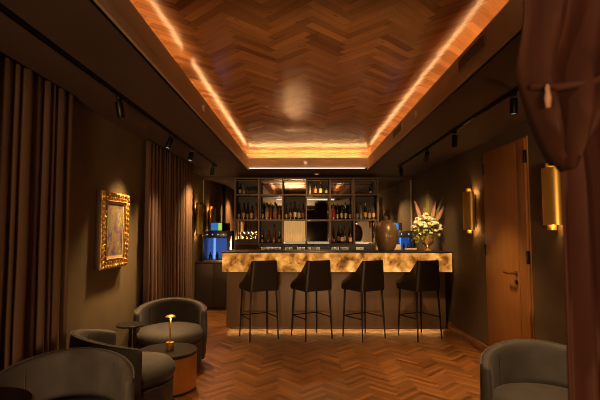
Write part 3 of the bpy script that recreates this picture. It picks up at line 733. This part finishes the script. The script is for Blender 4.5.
for k, (dx, dy, dz, r) in enumerate([(-.15, -.02, .20, .06), (-.09, -.08, .17, .065), (-.02, -.11, .15, .07), (.06, -.10, .18, .06), (.12, -.05, .17, .06), (.17, 0, .15, .055), (-.12, .05, .25, .055), (-.05, 0, .27, .055),
                                    (.04, .02, .25, .06), (.10, .05, .24, .055), (-.19, .02, .14, .045), (.19, -.03, .10, .04), (-.05, -.12, .08, .03), (.02, -.13, .05, .028), (.10, -.11, .08, .03), (-.14, -.08, .03, .026), (-.19, -.04, -.04, .022), (.15, -.08, .02, .024), (-.02, -.02, .32, .04)]):
    m = MB()
    for j in range(16):
        a = R2.uniform(0, 2*PI); el = R2.uniform(-.5, 1.3)
        m.ico((r*.72*math.cos(a)*math.cos(el), r*.72*math.sin(a)*math.cos(el), r*.55*math.sin(el)), r*.42, 1, (1, 1, .7), .2)
    m.build('blossom', 'petal', fa, loc=(dx, dy, dz))
for (x, y, tx, tz) in ((-.10, .02, -.17, .50), (.11, .02, .14, .49), (.16, -.02, .25, .43)):
    m = MB(); pts = [Vector((x*.3, y, .05)).lerp(Vector((tx, y, tz)), q/10) for q in range(11)]
    m.tube(pts, [.003, .003, .003, .003, .006, .020, .030, .030, .025, .016, .004], 8)
    for q in range(70):
        tt = R2.uniform(.45, 1.0); c0 = pts[0].lerp(pts[-1], tt); d = Vector((R2.uniform(-1, 1), R2.uniform(-1, 1), 1.3))
        leafq(m, c0, d, (R2.uniform(-1, 1), 1, .2), .045, .005)
    m.build('plume', 'plume', fa)
for (x, tx, tz, wd) in ((.02, .03, .70, .030), (.09, .27, .62, .020), (-.02, -.03, .45, .018)):
    m = MB(); rows = []
    for q in range(11):
        u = q/10; c0 = Vector((x*.5, .05, .02)).lerp(Vector((tx, .05, tz)), u); ww = wd*(math.sin(PI*min(1, .12+.88*u))**.6)+.0006
        rows.append([(c0.x-ww, c0.y, c0.z), (c0.x, c0.y+.008, c0.z), (c0.x+ww, c0.y, c0.z), (c0.x, c0.y+.004, c0.z)])
    V = m.grid(rows, close_v=True); m.build('leaf_blade', 'blade', fa)

# ------------------------------------------------------------------ bar stools
def make_stool(label, loc, rz):
    o = thing('bar_stool', label, 'bar stool', loc, rz, 'bar stools in front of the bar')
    # wrap around shell: plan is a rounded U, opening to +y
    path = []
    a, rc = .200, .035; yb, yf = -.20, .205
    path += [(-a, yf-(yf-(yb+rc))*k/8) for k in range(8)]
    path += [(-a+rc-rc*math.cos(q*PI/2/6), yb+rc-rc*math.sin(q*PI/2/6)) for q in range(7)]
    path += [(-a+rc+(2*a-2*rc)*k/6, yb) for k in range(1, 6)]
    path += [(a-rc+rc*math.sin(q*PI/2/6), yb+rc-rc*math.cos(q*PI/2/6)) for q in range(7)]
    path += [(a, yb+rc+(yf-(yb+rc))*k/8) for k in range(1, 9)]
    def top(y):
        u = min(1, max(0, (y+.165)/(yf+.165))); return .690+.320*(1-u)**1.6
    m = MB(); rows = []; n = len(path)
    for i, (x, y) in enumerate(path):
        x2, y2 = path[min(i+1, n-1)]; x1, y1 = path[max(i-1, 0)]
        nx, ny = (y2-y1), -(x2-x1); l = math.hypot(nx, ny); nx, ny = nx/l, ny/l     # outward
        if nx*x+ny*(y-.0) < 0: nx, ny = -nx, -ny
        zt = top(y); lean = .012 if abs(y-yb) < .03 else 0.0
        th = .024; ring = []
        for (off, z) in ((0, .620), (.006, .65), (.006+lean*.5, (.65+zt)/2), (.006+lean, zt-.008), (-.004+lean, zt), (-.016+lean, zt-.006), (-th+lean*.5, (.66+zt)/2), (-th, .66), (-th, .620)):
            tp = 1-.19*max(0, (z-.66)/.35)
            ring.append(((x+nx*off)*tp, y+ny*off, z))
        rows.append(ring)
    V = m.grid(rows, close_v=True); m.cap(V[0]); m.cap(V[-1][::-1])
    m.build('backrest_shell', 'stool', o)
    BX(-.182, .182, -.178, .20, .620, .695, bev=.022, seg=3).build('seat_cushion', 'stool', o)
    tops = [(-.175, .165), (.175, .165), (-.175, -.165), (.175, -.165)]; bots = [(-.195, .190), (.195, .190), (-.195, -.195), (.195, -.195)]
    for (tx, ty), (bx, by) in zip(tops, bots):
        MB().tube([(bx, by, 0), (tx, ty, .622)], [.0085, .0125], 10).build('leg', 'black_metal', o)
    fr = MB(); at = lambda i, z: tuple(bots[i][k]+(tops[i][k]-bots[i][k])*z/.622 for k in (0, 1))+(z,)
    for i, j in ((2, 0), (0, 1), (1, 3)): fr.tube([at(i, .275), at(j, .275)], .0075, 8)
    fr.build('footrest', 'black_metal', o)
    return o
ST = [(-.575, 5.86, 27, 'dark bar stool at left end of the row, before the bar'), (.115, 5.875, 29, 'dark bar stool second from left before the bar'),
      (.80, 5.87, 34, 'dark bar stool third from left before the bar'), (1.535, 5.89, 26, 'dark bar stool at right end of the row, below the flowers')]
stool0 = None
for x, y, a, lab in ST:
    if stool0 is None: stool0 = make_stool(lab, (x, y, 0), math.radians(a))
    else:
        o = copy_tree(stool0); o.location = (x, y, 0); o.rotation_euler = (0, 0, math.radians(a)); o['label'] = lab

# ------------------------------------------------------------------ barrel armchairs (front is -y)
def make_chair(label, loc, rz):
    o = thing('armchair', label, 'armchair', loc, rz, 'velvet barrel armchairs')
    R = .37; A = 88; n = 48; m = MB(); rows = []; pip = []
    def ring(ang, sc=1.0):
        f = abs(ang)/math.radians(A)
        zt = .67-.085*(f**1.7); z0 = .055; th = .062
        cx, cy = math.sin(ang), math.cos(ang)
        pts = []
        zc = (zt+z0)/2; rc = R-th/2
        K = 20
        for k in range(K):
            t = 2*PI*k/K; ct, s_ = math.cos(t), math.sin(t)
            ex = math.copysign(abs(ct)**.5, ct)*th/2*sc; ez = math.copysign(abs(s_)**.22, s_)*(zt-z0)/2*(1-(1-sc)*.06)
            bulge = .012*math.sin(PI*min(1, max(0, (zc+ez-z0)/(zt-z0)))) if ct > 0 else 0
            r = rc+ex+bulge*sc-.02*(1-(zc+ez)/.7)
            pts.append((r*cx, r*cy, zc+ez))
        return pts
    for i in range(n+1):
        rows.append(ring(math.radians(-A+2*A*i/n)))
    e1 = [ring(math.radians(-A-d), s) for d, s in ((6.5, .12), (5.5, .55), (3, .88))]; e2 = [ring(math.radians(A+d), s) for d, s in ((3, .88), (5.5, .55), (6.5, .12))]
    rows = e1+rows+e2
    V = m.grid(rows, close_v=True); m.cap(V[0]); m.cap(V[-1][::-1])
    m.build('backrest', 'velvet', o, smooth=70)
    pp = []
    for i in range(n+1):
        ang = math.radians(-A+2*A*i/n); f = abs(ang)/math.radians(A); zt = .67-.085*(f**1.7)
        pp.append(((R-.008)*math.sin(ang), (R-.008)*math.cos(ang), zt-.003))
    MB().tube(pp, .0045, 6).build('piping', 'piping', o)
    for ang in (-48, 48):
        a_ = math.radians(ang); f_ = abs(ang)/A; zt = .67-.085*(f_**1.7)
        sm_ = MB().tube([((R-.0635-.02*(1-z/.7))*math.sin(a_), (R-.0635-.02*(1-z/.7))*math.cos(a_), z) for z in (.40, .46, .52, .57, zt-.035)], .0025, 5)
        sm_.build('back_seam', 'velvet', o)
    def dshape(r, k): # slightly elongated to the front
        return [(r*math.cos(2*PI*j/40), r*math.sin(2*PI*j/40)*(1.0 if math.sin(2*PI*j/40) > 0 else k)) for j in range(40)]
    m = MB(); rws = []
    for r, z in ((.265, .05), (.315, .055), (.320, .10), (.324, .27), (.30, .285)): rws.append([(x, y, z) for x, y in dshape(r, 1.12)])
    V = m.grid(rws, close_v=True); m.cap(V[0][::-1]); m.cap(V[-1]); m.build('seat_base', 'velvet', o)
    m = MB(); rws = []
    for r, z in ((.285, .287), (.318, .295), (.330, .33), (.326, .37), (.300, .405), (.22, .424), (.12, .434), (.03, .437)): rws.append([(x, y, z) for x, y in dshape(r, 1.14)])
    V = m.grid(rws, close_v=True); m.cap(V[0][::-1]); m.cap(V[-1]); m.build('seat_cushion', 'velvet', o, smooth=60)
    MB().lathe([(.24, 0), (.24, .05)], seg=32).build('swivel_plinth', 'plinth', o)
    return o
CH = [(-1.36, 4.61, 14, .97, 'grey velvet barrel armchair beside the curtain, behind the brass drum table'),
      (-1.335, 3.36, 127, 1.0, 'grey velvet barrel armchair facing the drum table, side towards the viewer'),
      (-1.26, 2.33, 14, 1.04, 'dark velvet barrel armchair at lower left, cut by the picture edge'),
      (1.44, 2.66, -14, 1.0, 'grey velvet barrel armchair alone on the right before the door')]
ch0 = None
for x, y, a, sz, lab in CH:
    if ch0 is None: ch0 = o = make_chair(lab, (x, y, 0), math.radians(a))
    else:
        o = copy_tree(ch0); o.location = (x, y, 0); o.rotation_euler = (0, 0, math.radians(a)); o['label'] = lab
    o.scale = (1, 1, sz)

# ------------------------------------------------------------------ tables and lamp
dt = thing('drum_table', 'round drum coffee table with brass side and black top', 'table', (-1.20, 3.985, 0))
MB().lathe([(.235, 0), (.235, .02)], seg=48).build('base_ring', 'plinth', dt)
MB().lathe([(.249, .02), (.253, .024), (.253, .308), (.249, .312)], seg=64).build('drum', 'copper', dt)
MB().lathe([(.254, .312), (.258, .315), (.258, .334), (.254, .338)], seg=64).build('table_top', 'smoked_top', dt)
tl = thing('table_lamp', 'slim brass table lamp with flat disc shade on the drum table', 'table lamp', (-1.18, 3.985, .3385))
MB().lathe([(.034, 0), (.036, .003), (.036, .058), (.033, .062)], seg=28).build('base', 'copper', tl)
MB().lathe([(.037, .056), (.037, .066), (.008, .07)], seg=28).build('base_collar', 'brass', tl)
MB().lathe([(.0075, .068), (.0065, .285)], seg=14).build('stem', 'brass', tl)
MB().lathe([(.010, .278), (.046, .285), (.046, .292), (.030, .302), (.010, .306)], seg=28).build('disc_shade', 'brass', tl)
light('table_lamp_glow', 'POINT', 0.12, AMBER, tl, (0.0, 0.0, .268), shadow_soft_size=.01).location = (.02, -.02, .265)
sd = thing('side_table', 'small dark round pedestal table by left wall between two armchairs', 'table', (-1.635, 4.24, 0))
MB().lathe([(.125, .492), (.128, .496), (.128, .504), (.124, .508)], seg=40).build('table_top', 'smoked_top', sd)
MB().lathe([(.030, .01), (.016, .06), (.015, .46), (.030, .49)], seg=20).build('pedestal', 'plinth', sd)
MB().lathe([(.10, 0), (.10, .008), (.03, .016)], seg=32).build('foot', 'plinth', sd)
nt_ = thing('side_table', 'black round side table with red rim at lower left corner', 'table', (-1.16, 1.55, .07))
MB().lathe([(.20, .700), (.205, .704), (.205, .716), (.198, .722)], seg=48).build('table_top', 'smoked_top', nt_)
MB().lathe([(.2055, .706), (.208, .71), (.2055, .714)], seg=48, capped=False).build('rim_band', 'dark_red', nt_)
MB().lathe([(.03, -.055), (.02, .1), (.02, .55), (.05, .70)], seg=20).build('pedestal', 'plinth', nt_)
MB().lathe([(.15, -.07), (.15, -.062), (.03, -.05)], seg=32).build('foot', 'plinth', nt_)

# ------------------------------------------------------------------ heavy drape in the right foreground
dp = thing('doorway_drape', 'heavy dark red drape tied back at right edge, close to the viewer', 'drape', (0.0, 0.92, 0))
def lerpk(keys, v):
    for (a, x), (b, y) in zip(keys, keys[1:]):
        if v <= b: t = (v-a)/(b-a); return x+(y-x)*t
    return keys[-1][1]
Lk = [(0, .572), (1.0, .571), (1.25, .573), (1.45, .573), (1.55, .572), (1.62, .55), (1.75, .53), (2.39, .52)]
m = MB(); rows = []
NU = 64
for q in range(41):
    z = .01+2.385*q/40; xl = lerpk(Lk, z); row = []
    for k in range(NU+1):
        u = k/NU; x = xl+u*(1.0-xl)
        fold = .030*math.sin(u*21+.5*math.sin(z*1.3))+.018*math.sin(u*52+z*.8)+.006*math.sin(u*90+z*3)
        row.append((x, fold-.02*u+.03*(1-u)**3, z))
    rows.append(row)
m.grid(rows); b = m.build('hanging_cloth', 'drape', dp, smooth=70)
b.modifiers.new('thickness', 'SOLIDIFY').thickness = .006
# gathered swag falling from above in front of it
m = MB(); rows = []
for q in range(31):
    v = q/30; z = 2.39-v*.865; row = []
    xl = lerpk([(1.525, .485), (1.56, .464), (1.60, .449), (1.66, .444), (1.72, .438), (2.39, .438)], z)
    xr = lerpk([(1.525, .50), (1.58, .53), (1.66, .58), (1.80, .66), (2.39, .70)], z)
    for k in range(25):
        u = k/24
        y = -.075-.035*math.sin(PI*u)-.024*math.sin(u*19+v*6)-.026*math.sin(v*15+u*2.2)*math.sin(PI*u)
        row.append((xl+u*(xr-xl)+.006*math.sin(v*22), y, z-.03*math.sin(PI*u)*math.sin(v*9)))
    rows.append(row)
m.grid(rows); b = m.build('swag', 'drape', dp, smooth=70)
b.modifiers.new('thickness', 'SOLIDIFY').thickness = .006
m = MB(); m.tube([(.442, -.09, 1.675), (.465, -.13, 1.66), (.52, -.145, 1.665), (.60, -.135, 1.70), (.68, -.06, 1.75)], .008, 10); m.build('tie_band', 'drape', dp)
m = MB(); m.lathe([(.002, .025), (.004, .02), (.004, .012), (.006, 0), (.004, -.018)], (.447, -.13, 1.64), 12); m.build('tassel', 'plume', dp)
BX(.42, 1.02, -.02, .02, 2.396, 2.399).build('curtain_rail', 'black_metal', dp)
